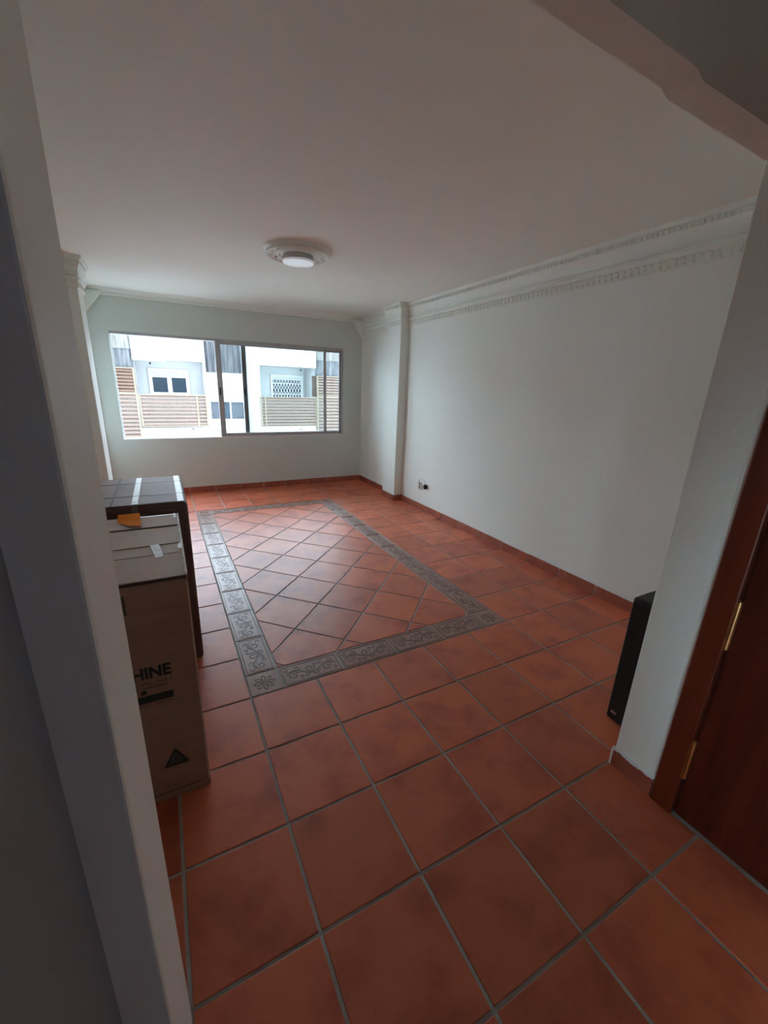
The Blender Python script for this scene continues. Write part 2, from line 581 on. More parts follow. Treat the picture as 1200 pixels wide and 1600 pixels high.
def border_mesh(name, hx, hy, corner=False):
    poly = [(-hx, -hy), (hx, -hy), (hx, hy), (-hx, hy)]
    me0 = tile_mesh(name, poly, 'border')
    v = [tuple(p.co) for p in me0.vertices]
    f = [tuple(p.vertices) for p in me0.polygons]
    mi = [0] * len(f)
    hg = 0.0015
    if corner:
        for k in range(8):
            a = k * math.pi / 4
            pts = []
            for i in range(7):
                t = i / 6
                r = 0.012 + 0.042 * math.sin(math.pi * t) ** 0.7
                aa = a + (t - 0.5) * 0.75
                pts.append((r * math.cos(aa), r * math.sin(aa)))
            ribbon(v, f, mi, pts, 0.0042, hg)
        ribbon(v, f, mi, spiral(0, 0, 0.012, 1.0, 0, 1, 9), 0.004, hg)
    else:
        L = hx - 0.022
        wave = [(-L + 2 * L * i / 24, 0.026 * math.sin(2 * math.pi * 1.5 * i / 24)) for i in range(25)]
        ribbon(v, f, mi, wave, 0.0055, hg)
        for k in range(3):
            cx = -L + 2 * L * (k + 0.5) / 3
            s = 1 if k % 2 == 0 else -1
            ribbon(v, f, mi, spiral(cx - 0.006, -0.012 * s, 0.033, 1.35, 0.3, s), 0.0048, hg)
            ribbon(v, f, mi, spiral(cx + 0.020, 0.030 * s, 0.020, 1.0, 2.6, -s, 9), 0.0045, hg)
            ribbon(v, f, mi, spiral(cx - 0.034, 0.034 * s, 0.016, 0.9, 0.9, s, 8), 0.0042, hg)
            ribbon(v, f, mi, spiral(cx + 0.032, -0.034 * s, 0.015, 0.9, 4.0, s, 8), 0.0042, hg)
        for s in (-1, 1):
            ribbon(v, f, mi, [(-hx + 0.012, s * (hy - 0.013)), (0, s * (hy - 0.013)), (hx - 0.012, s * (hy - 0.013))], 0.0032, 0.0016)
            ribbon(v, f, mi, [(s * (hx - 0.011), -hy + 0.013), (s * (hx - 0.011), hy - 0.013)], 0.0032, 0.0016)
    me = bpy.data.meshes.new(name)
    me.from_pydata(v, [], f)
    me.materials.append(M['border'])
    me.materials.append(M['relief'])
    me.polygons.foreach_set('material_index', mi)
    me.update()
    bpy.data.meshes.remove(me0)
    return me


BORDER = border_mesh('border_tile', T / 2 - 0.004, 0.085 - 0.0045)
CORNER = border_mesh('corner_tile', 0.085 - 0.004, 0.085 - 0.0045, True)
for x in (0.085, 1.615):
    for y in (0.085, 3.315):
        put_tile('corner_tile', CORNER, x, y)
for k in range(4):
    for y, r in ((0.085, 0), (3.315, math.pi)):
        o = put_tile('border_tile', BORDER, 0.17 + (k + 0.5) * T, y)
        o.rotation_euler.z += r
for k in range(9):
    for x, r in ((0.085, math.pi / 2), (1.615, -math.pi / 2)):
        o = put_tile('border_tile', BORDER, x, 0.17 + (k + 0.5) * T)
        o.rotation_euler.z += r

# ------------------------------------------------------------------ room shell
wb = MB()
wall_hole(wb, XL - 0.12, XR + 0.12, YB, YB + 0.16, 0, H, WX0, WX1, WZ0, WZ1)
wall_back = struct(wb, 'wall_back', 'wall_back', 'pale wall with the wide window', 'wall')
struct(MB().box(XR, XR + 0.12, YE, YB, 0, H), 'wall_right', 'wall', 'long pale wall on the right with the socket', 'wall')
struct(MB().box(XL - 0.12, XL, YE, YB, 0, H), 'wall_left', 'wall', 'pale wall on the left behind the boxes', 'wall')
struct(MB().box(PR, XR, PY0, PY1, 0, H - 0.001), 'wall_right_pilaster', 'wall', 'pale pilaster standing out of the right wall near the window corner', 'wall', bevel=0.004, seg=2)
struct(MB().box(XL, PL, PY0, PY1, 0, H - 0.001), 'wall_left_pilaster', 'wall', 'pale pilaster standing out of the left wall beside the window', 'wall', bevel=0.004, seg=2)
struct(MB().box(XL - 0.12, XR + 0.12, -1.10, YB + 0.16, H, H + 0.14), 'ceiling', 'ceiling', 'plain painted ceiling of the room', 'ceiling')
# stub walls of the opening
struct(MB().box(HX1, XR + 0.12, -1.18, YE, 0, H), 'wall_entry_right', 'wall_hall', 'narrow pale wall end beside the brown door', 'wall', bevel=0.006, seg=3)
el = struct(MB().box(XL - 0.12, JX, -1.26, YE, 0, H), 'wall_entry_left', ['wall_hall', 'hall_shade_pale'], 'pale wall end close by on the left edge', 'wall', bevel=0.006, seg=3)
for pg in el.data.polygons:                # hall face made darker and cooler, its shade put into the colour
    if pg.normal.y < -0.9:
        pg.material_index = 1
lt = MB()
lp = [(JX, H), (JX, 2.149), (0.40, 2.150), (0.785, 2.143), (0.800, 2.142), (0.822, 2.132), (0.835, 2.129), (1.05, 2.130), (HX1, 2.126), (HX1, H)]
v = [(x, YE, z) for x, z in lp] + [(x, -1.10, z) for x, z in lp]
n = len(lp)
lt.add(v, [tuple(range(n)), tuple(range(2 * n - 1, n - 1, -1))] + [(i, n + i, n + (i + 1) % n, (i + 1) % n) for i in range(n)])
struct(lt, 'wall_entry_lintel', 'wall_hall', 'thin plastered lintel over the opening with a small step', 'wall')
# hall behind the camera
WY0, WY1, WH0, WH1 = -3.0, -2.3, 0.12, 1.12       # unseen low window, added to light the hall
hl = MB()
hl.box(HX0 - 0.12, HX0, WY1, -1.26, 0, H)
hl.box(HX0 - 0.12, HX0, HY, WY0, 0, H)
hl.box(HX0 - 0.12, HX0, WY0, WY1, 0, WH0)
hl.box(HX0 - 0.12, HX0, WY0, WY1, WH1, H)
struct(hl, 'wall_hall_left', 'hall_shade', 'hall wall at the left edge, its shade put into its colour', 'wall')
hr = MB()
hr.box(HX1, HX1 + 0.12, -1.195, -1.18, 0, H)
hr.box(HX1, HX1 + 0.12, -2.14, -1.195, 2.08, H)
hr.box(HX1, HX1 + 0.12, HY, -2.14, 0, H)
struct(hr, 'wall_hall_right', 'wall_hall', 'hall wall around the brown door', 'wall')
struct(MB().box(HX0 - 0.12, HX1 + 0.12, HY - 0.12, HY, 0, H), 'wall_hall_back', 'wall_hall', 'hall end wall behind the viewer', 'wall')
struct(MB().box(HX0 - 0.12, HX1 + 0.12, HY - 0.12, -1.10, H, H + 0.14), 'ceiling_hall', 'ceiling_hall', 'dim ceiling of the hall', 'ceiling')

# ------------------------------------------------------------------ skirting tiles
SKH, SKT = 0.078, 0.009


def skirting(name, label, runs):
    """runs: list of (p0, p1, inward normal); a strip of joint mortar with a tile for every floor row"""
    mb = MB()
    for (x0, y0), (x1, y1), (nx, ny) in runs:
        t = SKT * 0.55
        mb.box(min(x0, x1, x0 + nx * t, x1 + nx * t), max(x0, x1, x0 + nx * t, x1 + nx * t),
               min(y0, y1, y0 + ny * t, y1 + ny * t), max(y0, y1, y0 + ny * t, y1 + ny * t), -0.003, SKH - 0.001)
    o = struct(mb, name, 'grout_light', label, 'baseboard')
    for (x0, y0), (x1, y1), (nx, ny) in runs:
        along_x = abs(nx) < 0.5
        a, b = (min(x0, x1), max(x0, x1)) if along_x else (min(y0, y1), max(y0, y1))
        k = math.floor(a / T)
        while k * T < b:
            s, e = max(a, k * T + 0.004), min(b, (k + 1) * T - 0.004)
            k += 1
            if e - s < 0.02:
                continue
            hh = SKH + random.uniform(-0.002, 0.002)
            t = SKT + random.uniform(-0.0008, 0.0008)
            m = MB()
            if along_x:
                m.box(s, e, min(y0, y0 + ny * t), max(y0, y0 + ny * t), -0.002, hh)
            else:
                m.box(min(x0, x0 + nx * t), max(x0, x0 + nx * t), s, e, -0.002, hh)
            m.build('skirting_tile', 'skirting', o, bevel=0.0015, seg=1)
    return o


skirting('baseboard_right', 'terracotta skirting tiles along the right wall and round its pilaster',
         [((XR, YE), (XR, PY0), (-1, 0)), ((PR, PY0), (XR, PY0), (0, -1)), ((PR, PY0), (PR, PY1), (-1, 0)), ((XR, PY1), (XR, YB), (-1, 0))])
skirting('baseboard_back', 'terracotta skirting tiles under the window', [((XL, YB), (XR, YB), (0, -1))])
skirting('baseboard_left', 'terracotta skirting tiles along the left wall behind the boxes', [((XL, YE), (XL, PY0), (1, 0)), ((PL, PY0), (PL, PY1), (1, 0))])
be = skirting('baseboard_entry', 'short terracotta skirting tile at the foot of the wall end by the door', [((HX1, -1.19), (HX1, YE), (-1, 0))])

b = MB()                                   # ragged plaster left along the edge of that tile
for k in range(9):
    ya, yb = -1.19 + 0.16 * k / 9, -1.19 + 0.16 * (k + 1) / 9
    w = random.uniform(0.004, 0.011)
    b.box(HX1 - random.uniform(0.008, 0.012), HX1, ya, yb, SKH - w * 0.4, SKH + 0.006)
b.box(HX1 - 0.011, HX1 + 0.003, YE - 0.001, YE + 0.007, 0.0, SKH + 0.006)
tag(b.build('mortar_bead', 'tape_white', be), 'ragged white plaster edge')

# ------------------------------------------------------------------ plaster cornices
PROF = [(0, 2.243), (0.010, 2.243), (0.013, 2.249), (0.013, 2.300), (0.020, 2.304), (0.025, 2.314), (0.023, 2.327), (0.014, 2.332),
        (0.012, 2.343), (0.030, 2.347), (0.032, 2.356), (0.022, 2.361), (0.024, 2.385), (0.032, 2.410), (0.044, 2.428),
        (0.046, 2.432), (0.046, 2.462), (0.060, 2.465), (0.066, 2.474), (0.070, 2.489), (0, 2.489)]


def band(mb, p0, p1, nrm, side):
    """rope beads and leaf pattern along one straight run of cornice"""
    p0, p1, n = Vector((*p0, 0)), Vector((*p1, 0)), Vector((*nrm, 0))
    d = (p1 - p0)
    L = d.length
    d.normalize()
    k = 0
    while (k + 1) * 0.032 < L:           # rope: slanted beads
        c = p0 + d * (k + 0.5) * 0.032 + n * 0.046
        k += 1
        v = []
        for s, z in ((-0.012, 2.434), (0.002, 2.434), (0.012, 2.460), (-0.002, 2.460)):
            v.append(c + d * s + Vector((0, 0, z)))
        for s, z in ((-0.006, 2.438), (0.000, 2.438), (0.006, 2.456), (0.000, 2.456)):
            v.append(c + d * s + n * 0.009 + Vector((0, 0, z)))
        mb.add(v, [(4, 5, 6, 7), (0, 1, 5, 4), (1, 2, 6, 5), (2, 3, 7, 6), (3, 0, 4, 7)])
    k = 0
    while (k + 1) * 0.046 < L:           # running S shaped leaves
        c = p0 + d * (k + 0.5) * 0.046 + n * 0.0128
        k += 1
        pts = [(-0.018, 2.256), (-0.006, 2.253), (0.002, 2.264), (-0.004, 2.278), (0.000, 2.292), (0.012, 2.297), (0.019, 2.288)]
        for i in range(len(pts) - 1):
            (s0, z0), (s1, z1) = pts[i], pts[i + 1]
            a, b = c + d * s0 + Vector((0, 0, z0)), c + d * s1 + Vector((0, 0, z1))
            t = (b - a).normalized()
            w = n.cross(t) * 0.0048
            mb.add([a - w, a + w, a + n * 0.008, b - w, b + w, b + n * 0.008], [(0, 3, 5, 2), (2, 5, 4, 1), (0, 2, 1), (3, 4, 5)])


def cornice(name, label, path, side, runs):
    mb = MB()
    mb.sweep(path, PROF, side)
    o = struct(mb, name, 'cornice', label, 'cornice')
    for p0, p1, n in runs:
        b = MB()
        band(b, p0, p1, n, side)
        tag(b.build('relief_band', 'cornice', o), 'rope and leaf relief on the cornice', kind='stuff')
    return o


cornice('trim_1', 'ornate white plaster cornice along the right wall and round its pilaster',
        [(XR, YE), (XR, PY0), (PR, PY0), (PR, PY1), (XR, PY1), (XR, YB)], 1,
        [((XR, YE), (XR, PY0 - 0.05), (-1, 0)), ((PR, PY0), (PR, PY1), (-1, 0)), ((XR, PY1 + 0.07), (XR, YB - 0.1), (-1, 0))])
cornice('trim_2', 'ornate white plaster cornice along the left wall and round its pilaster',
        [(XL, YE), (XL, PY0), (PL, PY0), (PL, PY1), (XL, PY1), (XL, YB)], -1,
        [((XL, YE), (XL, PY0 - 0.05), (1, 0)), ((PL, PY0), (PL, PY1), (1, 0)), ((XL, PY1 + 0.07), (XL, YB - 0.1), (1, 0))])
bc = MB()
bprof = [(0, 2.418), (0.020, 2.418), (0.026, 2.424), (0.026, 2.436), (0.018, 2.439), (0.020, 2.448), (0.046, 2.452), (0.052, 2.464), (0.072, 2.468), (0.090, 2.489), (0, 2.489)]
bc.sweep([(XL + 0.06, YB), (XR - 0.06, YB)], bprof, -1)
trim3 = struct(bc, 'trim_3', 'cornice', 'slim white plaster cornice over the window', 'cornice')
for s, x in ((-1, XR - 0.02), (1, XL + 0.02)):      # the slanted return in each corner
    g = MB()
    tri = [(x, 2.445), (x + s * 0.155, 2.445), (x, 2.243)]
    v = [(a, YB, z) for a, z in tri] + [(a, YB - 0.085, z) for a, z in tri]
    g.add(v, [(0, 1, 2), (5, 4, 3), (0, 3, 4, 1), (1, 4, 5, 2), (2, 5, 3, 0)])
    cr = g.build('corner_return', 'cornice', trim3)
    lip = [(x + s * 0.155, 2.445), (x, 2.243), (x, 2.224), (x + s * 0.170, 2.445)]
    v = [(a, YB, z) for a, z in lip] + [(a, YB - 0.096, z) for a, z in lip]
    MB().add(v, [(0, 1, 2, 3), (7, 6, 5, 4), (0, 4, 5, 1), (1, 5, 6, 2), (2, 6, 7, 3), (3, 7, 4, 0)]).build('return_lip', 'cornice', cr)

# ------------------------------------------------------------------ window: frame and two sliding sashes pushed to the right
win = root('window_1', ((WX0 + WX1) / 2, YB, WZ0))
tag(win, 'wide aluminium sliding window standing open on its left side', 'window', kind='structure')
f = MB()
f.box(WX0, WX1, YB + 0.006, YB + 0.10, WZ1 - 0.032, WZ1)
f.box(WX1 - 0.022, WX1, YB + 0.006, YB + 0.10, WZ0 + 0.012, WZ1 - 0.032)
f.box(WX0, WX0 + 0.010, YB + 0.05, YB + 0.10, WZ0 + 0.012, WZ1 - 0.032)
f.build('window_frame', 'alu', win, bevel=0.0015, seg=1)
f = MB()
f.box(WX0, WX1, YB + 0.004, YB + 0.15, WZ0, WZ0 + 0.010)
for y in (0.026, 0.066):
    f.box(WX0 + 0.012, WX1 - 0.022, YB + y - 0.002, YB + y + 0.002, WZ0 + 0.010, WZ0 + 0.018)
f.build('sill_track', 'sill', win)


def sash(x0, x1, y, lw, rw_, nm):
    s = MB()
    z0, z1 = WZ0 + 0.018, WZ1 - 0.03
    a, b = y - 0.012, y + 0.012
    s.box(x0, x0 + lw, a, b, z0, z1)
    s.box(x1 - rw_, x1, a, b, z0, z1)
    s.box(x0 + lw, x1 - rw_, a, b, z0, z0 + 0.042)
    s.box(x0 + lw, x1 - rw_, a, b, z1 - 0.035, z1)
    o = s.build('sash', 'alu', win, bevel=0.002, seg=1)
    MB().box(x0 + lw - 0.004, x1 - rw_ + 0.004, y - 0.002, y + 0.002, z0 + 0.038, z1 - 0.031).build('pane', 'glass', o)
    return o


sA = sash(0.475, 2.035, YB + 0.026, 0.070, 0.038, 'a')
sB = sash(0.815, WX1 - 0.024, YB + 0.066, 0.058, 0.026, 'b')
for sx, so, yy in ((0.505, sA, YB + 0.026), (0.843, sB, YB + 0.066)):
    MB().box(sx - 0.008, sx + 0.008, yy - 0.019, yy - 0.0115, 1.33, 1.43).build('latch', 'ink', so, bevel=0.002, seg=1)

# unseen low window added behind the viewer as light for the hall
w2 = root('fill_window', (HX0 - 0.06, (WY0 + WY1) / 2, WH0))
tag(w2, 'unseen low window added behind the viewer to light the hall', 'window', kind='structure')
f = MB()
f.box(HX0 - 0.08, HX0 - 0.04, WY0, WY1, WH0, WH0 + 0.03)
f.box(HX0 - 0.08, HX0 - 0.04, WY0, WY1, WH1 - 0.03, WH1)
f.box(HX0 - 0.08, HX0 - 0.04, WY0, WY0 + 0.03, WH0 + 0.03, WH1 - 0.03)
f.box(HX0 - 0.08, HX0 - 0.04, WY1 - 0.03, WY1, WH0 + 0.03, WH1 - 0.03)
f.build('window_frame', 'alu', w2)
MB().box(HX0 - 0.062, HX0 - 0.058, WY0 + 0.03, WY1 - 0.03, WH0 + 0.03, WH1 - 0.03).build('pane', 'glass', w2)

# ------------------------------------------------------------------ brown door on the right
door = root('door_1', (HX1, -1.66, 0))
tag(door, 'dark mahogany door with brass hinges in a matching frame', 'door', kind='structure')
c = MB()
c.box(HX1 - 0.016, HX1 + 0.12, -1.270, -1.196, 0.0, 2.155)
c.build('door_casing', 'mahogany_frame', door, bevel=0.005, seg=2)
c = MB()
c.box(HX1 - 0.016, HX1 + 0.12, -2.139, -2.065, 0.0, 2.155)
c.build('door_casing', 'mahogany_frame', door, bevel=0.005, seg=2)
c = MB()
c.box(HX1 - 0.016, HX1 + 0.12, -2.065, -1.270, 2.005, 2.079)
c.build('door_header', 'mahogany_frame', door, bevel=0.005, seg=2)
leaf = MB().box(HX1 + 0.006, HX1 + 0.046, -2.061, -1.274, 0.006, 2.001).build('door_leaf', 'mahogany', door, bevel=0.003, seg=2)
MB().box(HX1 + 0.055, HX1 + 0.119, -2.064, -1.271, 0.0, 2.004).build('rebate_stop', 'mahogany', door)
MB().lathe((HX1 - 0.03, -1.98), [(0.004, 1.0), (0.009, 1.0), (0.009, 1.012), (0.004, 1.012)], 12, cap0=True, cap1=True).build('door_handle', 'brass', leaf)
MB().tube([(HX1 + 0.006, -1.98, 1.006), (HX1 - 0.045, -1.98, 1.006), (HX1 - 0.05, -1.94, 1.006), (HX1 - 0.05, -1.87, 1.006)], 0.008, 10).build('door_lever', 'brass', leaf, smooth=True)
for zc, hl in ((0.262, 0.165), (0.808, 0.172), (1.70, 0.17)):
    hg = MB()
    hg.lathe((HX1 - 0.004, -1.272), [(0.004, zc - hl / 2 - 0.004), (0.0085, zc - hl / 2), (0.0085, zc + hl / 2), (0.004, zc + hl / 2 + 0.004)], 14, cap0=True, cap1=True)
    ho = hg.build('hinge', 'brass', door, smooth=True)
    MB().box(HX1 - 0.0165, HX1 - 0.0155, -1.270, -1.2665, zc - hl / 2, zc + hl / 2).build('hinge_plate', 'brass', ho)

# ------------------------------------------------------------------ ceiling lamp on a plaster rose
LC = (0.83, 1.755)
lamp = root('ceiling_light', (*LC, 2.40))
tag(lamp, 'round white ceiling lamp on a fluted plaster rose', 'ceiling lamp')
r = MB()
r.lathe(LC, [(0.268, 2.4895), (0.262, 2.480), (0.240, 2.468), (0.244, 2.462), (0.248, 2.452), (0.240, 2.444), (0.228, 2.446),
             (0.220, 2.456), (0.175, 2.464), (0.165, 2.456), (0.150, 2.454), (0.140, 2.462), (0.0, 2.466)], 96, flute=(1, 2, 0.0028))
rose = r.build('plaster_rose', 'cornice', lamp, smooth=True, angle=30)
for k in range(16):                       # acanthus leaves round the dish of the rose
    a = 2 * math.pi * k / 16
    ca, sa = math.cos(a), math.sin(a)
    pt = lambda rr, t, z: (LC[0] + rr * ca - t * sa, LC[1] + rr * sa + t * ca, z)
    lv = MB().add([pt(0.172, 0, 2.4655), pt(0.195, 0.020, 2.4600), pt(0.222, 0, 2.4560), pt(0.195, -0.020, 2.4600), pt(0.196, 0, 2.4490)],
           [(0, 1, 4), (1, 2, 4), (2, 3, 4), (3, 0, 4)])
    lv.build('leaf', 'cornice', rose)
MB().lathe(LC, [(0.112, 2.458), (0.118, 2.452), (0.121, 2.416), (0.118, 2.412), (0.110, 2.411)], 64).build('lamp_housing', 'lamp_body', lamp, smooth=True)
MB().lathe(LC, [(0.1215, 2.417), (0.122, 2.409), (0.117, 2.404), (0.108, 2.4035), (0.104, 2.4055), (0.06, 2.403), (0.0, 2.402)], 64).build('diffuser', 'lamp_diff', lamp, smooth=True)

# ------------------------------------------------------------------ socket and plug on the right wall
so = root('wall_socket', (XR, 2.535, 0.30))
tag(so, 'small open wall socket with dark slots low on the right wall', 'socket')
b = MB()
y0, y1, z0, z1 = 2.492, 2.578, 0.257, 0.352
b.box(XR - 0.010, XR, y0, y1, z0, z0 + 0.010).box(XR - 0.010, XR, y0, y1, z1 - 0.010, z1)
b.box(XR - 0.010, XR, y0, y0 + 0.014, z0 + 0.010, z1 - 0.010).box(XR - 0.010, XR, y1 - 0.026, y1, z0 + 0.010, z1 - 0.010)
b.build('socket_plate', 'socket', so)
MB().box(XR - 0.003, XR, y0 + 0.014, y1 - 0.026, z0 + 0.010, z1 - 0.010).build('socket_recess', 'socket_dark', so)
MB().box(XR - 0.009, XR - 0.003, 2.520, 2.530, z0 + 0.018, z1 - 0.018).build('socket_bridge', 'socket', so)
pl = root('cable_plug', (XR, 2.385, 0.29))
tag(pl, 'black plug hanging by a thin white cable beside the socket', 'plug')
p = MB()
p.lathe((XR - 0.024, 2.392), [(0.010, 0.293), (0.019, 0.298), (0.022, 0.315), (0.022, 0.335), (0.015, 0.347), (0.007, 0.356)], 16, cap0=True, cap1=True)
p.build('plug_body', 'black', pl, smooth=True)
MB().box(XR - 0.0025, XR, 2.365, 2.405, 0.305, 0.345).build('cable_outlet', 'socket_dark', pl)
MB().tube([(XR - 0.02, 2.395, 0.352), (XR - 0.016, 2.41, 0.375), (XR - 0.012, 2.44, 0.395), (XR - 0.008, 2.49, 0.402), (XR - 0.006, 2.535, 0.395), (XR - 0.004, 2.56, 0.37), (XR - 0.004, 2.565, 0.352)], 0.003, 6).build('cable', 'cable', pl, smooth=True)


# ------------------------------------------------------------------ text helper
def text_mesh(body, name, size, mat, parent, loc, bold=0.0, align='RIGHT', width=1.0):
    """flat print on a face that looks towards -y; loc is the baseline end point"""
    cu = bpy.data.curves.new('print', 'FONT')
    cu.body = body
    cu.size = size
    cu.align_x = align
    cu.offset = bold
    cu.extrude = 0.0003
    cu.resolution_u = 3
    tmp = bpy.data.objects.new('print', cu)
    COL.objects.link(tmp)
    bpy.context.view_layer.update()
    me = bpy.data.meshes.new_from_object(tmp.evaluated_get(bpy.context.evaluated_depsgraph_get()))
    bpy.data.objects.remove(tmp)
    bpy.data.curves.remove(cu)
    me.transform(Matrix.Diagonal((width, 1, 1, 1)))
    me.transform(Matrix.Rotation(math.pi / 2, 4, 'X'))
    me.materials.clear()
    me.materials.append(M[mat])
    me.name = name
    return place(name, me, loc, parent)


# ------------------------------------------------------------------ cardboard boxes
bx0, bx1, by0, by1, bz = -0.835, -0.228, -0.40, 0.30, 0.90
box1 = root('cardboard_box', ((bx0 + bx1) / 2, (by0 + by1) / 2, 0))
tag(box1, 'brown cardboard appliance box printed in black, standing nearest the opening', 'box')
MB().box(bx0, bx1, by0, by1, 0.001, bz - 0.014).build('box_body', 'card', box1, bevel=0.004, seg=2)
MB().box(bx0 + 0.004, bx1 - 0.004, by0 + 0.02, by1 - 0.003, bz - 0.014, bz - 0.0055).build('inner_flap', 'card_lit', box1)


def flap(x0, x1, y0, y1, z, t, sag=0.0, name='flap', mat='card_lit'):
    m = MB()
    n = 8
    for k in range(n):
        xa, xb = x0 + (x1 - x0) * k / n, x0 + (x1 - x0) * (k + 1) / n
        fz = lambda x: z + sag * math.sin(5.0 * (x - x0) / (x1 - x0)) * 0.5
        za, zb = fz(xa), fz(xb)
        v = [(xa, y0, za), (xb, y0, zb), (xb, y1, z), (xa, y1, z), (xa, y0, za + t), (xb, y0, zb + t), (xb, y1, z + t), (xa, y1, z + t)]
        fs = [(3, 2, 1, 0), (4, 5, 6, 7), (0, 1, 5, 4), (2, 3, 7, 6)]
        if k == 0:
            fs.append((3, 0, 4, 7))
        if k == n - 1:
            fs.append((1, 2, 6, 5))
        m.add(v, fs)
    return m.build(name, mat, box1)


flap(bx0, bx1, by0 + 0.001, -0.192, bz - 0.0055, 0.0055, 0.006)
flap(bx0, bx1, -0.190, -0.095, bz - 0.0055, 0.0038)
flap(bx0, bx1, -0.094, 0.128, bz - 0.0055, 0.0030)
flap(bx0, bx1, 0.141, by1, bz - 0.0055, 0.0055, 0.004)
m = MB()
m.box(bx0, bx1 - 0.02, -0.196, -0.190, bz, bz + 0.0012)
m.build('tape_seam', 'tape_clear', box1)
m = MB()
m.box(bx0, bx1 - 0.02, by1 - 0.008, by1 + 0.001, bz, bz + 0.0012)
m.build('tape_edge', 'tape_clear', box1)
for y, w, mt in ((0.1345, 0.0060, 'gap_shade'), (-0.0945, 0.0018, 'card'), (-0.1985, 0.0018, 'card')):
    MB().box(bx0 + 0.002, bx1 - 0.012, y - w, y + w * 0.3, bz - 0.003, bz + 0.0006).build('seam', mt, box1)  # the dark one paints the shade in the flap gap
MB().box(bx0 + 0.002, bx1 - 0.004, by0 - 0.0005, by0 + 0.012, bz - 0.016, bz - 0.0056).build('seam', 'gap_shade', box1)  # dark strip for the shade under the front flap
m = MB()                                   # wrinkled tape along the right edge
n = 26
for k in range(n):
    ya, yb = by0 + (by1 - by0) * k / n, by0 + (by1 - by0) * (k + 1) / n
    w = [0.003 + 0.004 * abs(math.sin(k * 1.9 + e)) for e in (0, 1.9)]
    hh = [0.0016 + 0.003 * abs(math.sin((k + e) * 2.6)) for e in (0, 1)]
    m.add([(bx1 - w[0], ya, bz + 0.0012), (bx1 + 0.001, ya, bz + hh[0]), (bx1 + 0.002, ya, bz - 0.016),
           (bx1 - w[1], yb, bz + 0.0012), (bx1 + 0.001, yb, bz + hh[1]), (bx1 + 0.002, yb, bz - 0.016)],
          [(0, 1, 4, 3), (1, 2, 5, 4)])
m.build('edge_tape', 'tape_white', box1)


def patch(name, mat, pts, z, parent, t=0.0012, curl=0.0):
    m = MB()
    n = len(pts)
    v = [(x, y, z + curl * (i % 2)) for i, (x, y) in enumerate(pts)]
    v += [(x, y, z + t + curl * (i % 2)) for i, (x, y) in enumerate(pts)]
    fs = [tuple(range(n, 2 * n)), tuple(range(n - 1, -1, -1))] + [(i, (i + 1) % n, n + (i + 1) % n, n + i) for i in range(n)]
    return m.add(v, fs).build(name, mat, parent)


patch('tape_piece', 'tape_clear', [(-0.319, -0.232), (-0.293, -0.226), (-0.308, -0.095), (-0.339, -0.099)], bz + 0.0005, box1)
patch('tape_scrap', 'tape_white', [(-0.252, 0.245), (-0.240, 0.242), (-0.238, 0.305), (-0.250, 0.300), (-0.244, 0.272)], bz + 0.0008, box1)
patch('tape_scrap', 'tape_white', [(-0.246, -0.160), (-0.232, -0.165), (-0.232, -0.105), (-0.243, -0.110)], bz + 0.0008, box1)
MB().box(bx1 - 0.006, bx1 - 0.0005, by0 - 0.0012, by0 + 0.0005, 0.03, bz - 0.03).build('corner_crease', 'card_lit', box1)
MB().box(bx0 + 0.02, bx1 - 0.03, by0 - 0.0008, by0 + 0.001, 0.0345, 0.0375).build('bottom_crease', 'gap_shade', box1)
MB().box(-0.428, -0.411, by0 - 0.0008, by0 + 0.001, 0.79, 0.855).build('hand_hole', 'gap_shade', box1)
# print
fy = by0 - 0.0006
text_mesh('WASHING MACHINE', 'printed_title', 0.0600, 'ink', box1, (-0.311, fy, 0.543), 0.0021, width=0.86)
# small print, too blurred to read: rows of letter-sized strokes
for z, hh, words in ((0.520, 0.0075, ((-0.600, 8), (-0.520, 7), (-0.440, 4), (-0.405, 6), (-0.356, 6))), (0.503, 0.0075, ((-0.600, 6), (-0.535, 7), (-0.460, 9), (-0.398, 12))),
                     (0.4345, 0.0060, ((-0.560, 9), (-0.420, 7), (-0.365, 4), (-0.335, 4)))):
    pm = MB()
    for x, nl in words:
        for k in range(nl):
            xa = x + k * 0.0052
            tall = hh * (1.35 if (k * 7 + nl) % 4 == 0 else 0.9)
            pm.box(xa, xa + 0.0014, fy - 0.0002, fy + 0.0007, z, z + tall)
            pm.box(xa + 0.0014, xa + 0.0040, fy - 0.0002, fy + 0.0007, z + (0 if k % 2 else hh * 0.65), z + (0.0016 if k % 2 else hh * 0.65 + 0.0016))
    tag(pm.build('printed_line', 'ink', box1), kind='stuff')
for x, z in ((-0.317, 0.519), (-0.334, 0.502)):
    sl = MB()
    v = [(x, z), (x + 0.0018, z), (x + 0.0052, z + 0.012), (x + 0.0034, z + 0.012)]
    v = [(a, fy - 0.0002, c_) for a, c_ in v] + [(a, fy + 0.0007, c_) for a, c_ in v]
    sl.add(v, [(0, 1, 2, 3), (7, 6, 5, 4), (0, 4, 5, 1), (1, 5, 6, 2), (2, 6, 7, 3), (3, 7, 4, 0)]).build('printed_slash', 'ink', box1)
MB().box(-0.407, -0.391, fy - 0.0002, fy + 0.0007, 0.483, 0.497).build('printed_mark', 'ink', box1)
MB().box(-0.60, -0.313, fy - 0.0002, fy + 0.0007, 0.447, 0.475).build('printed_bar', 'ink', box1)


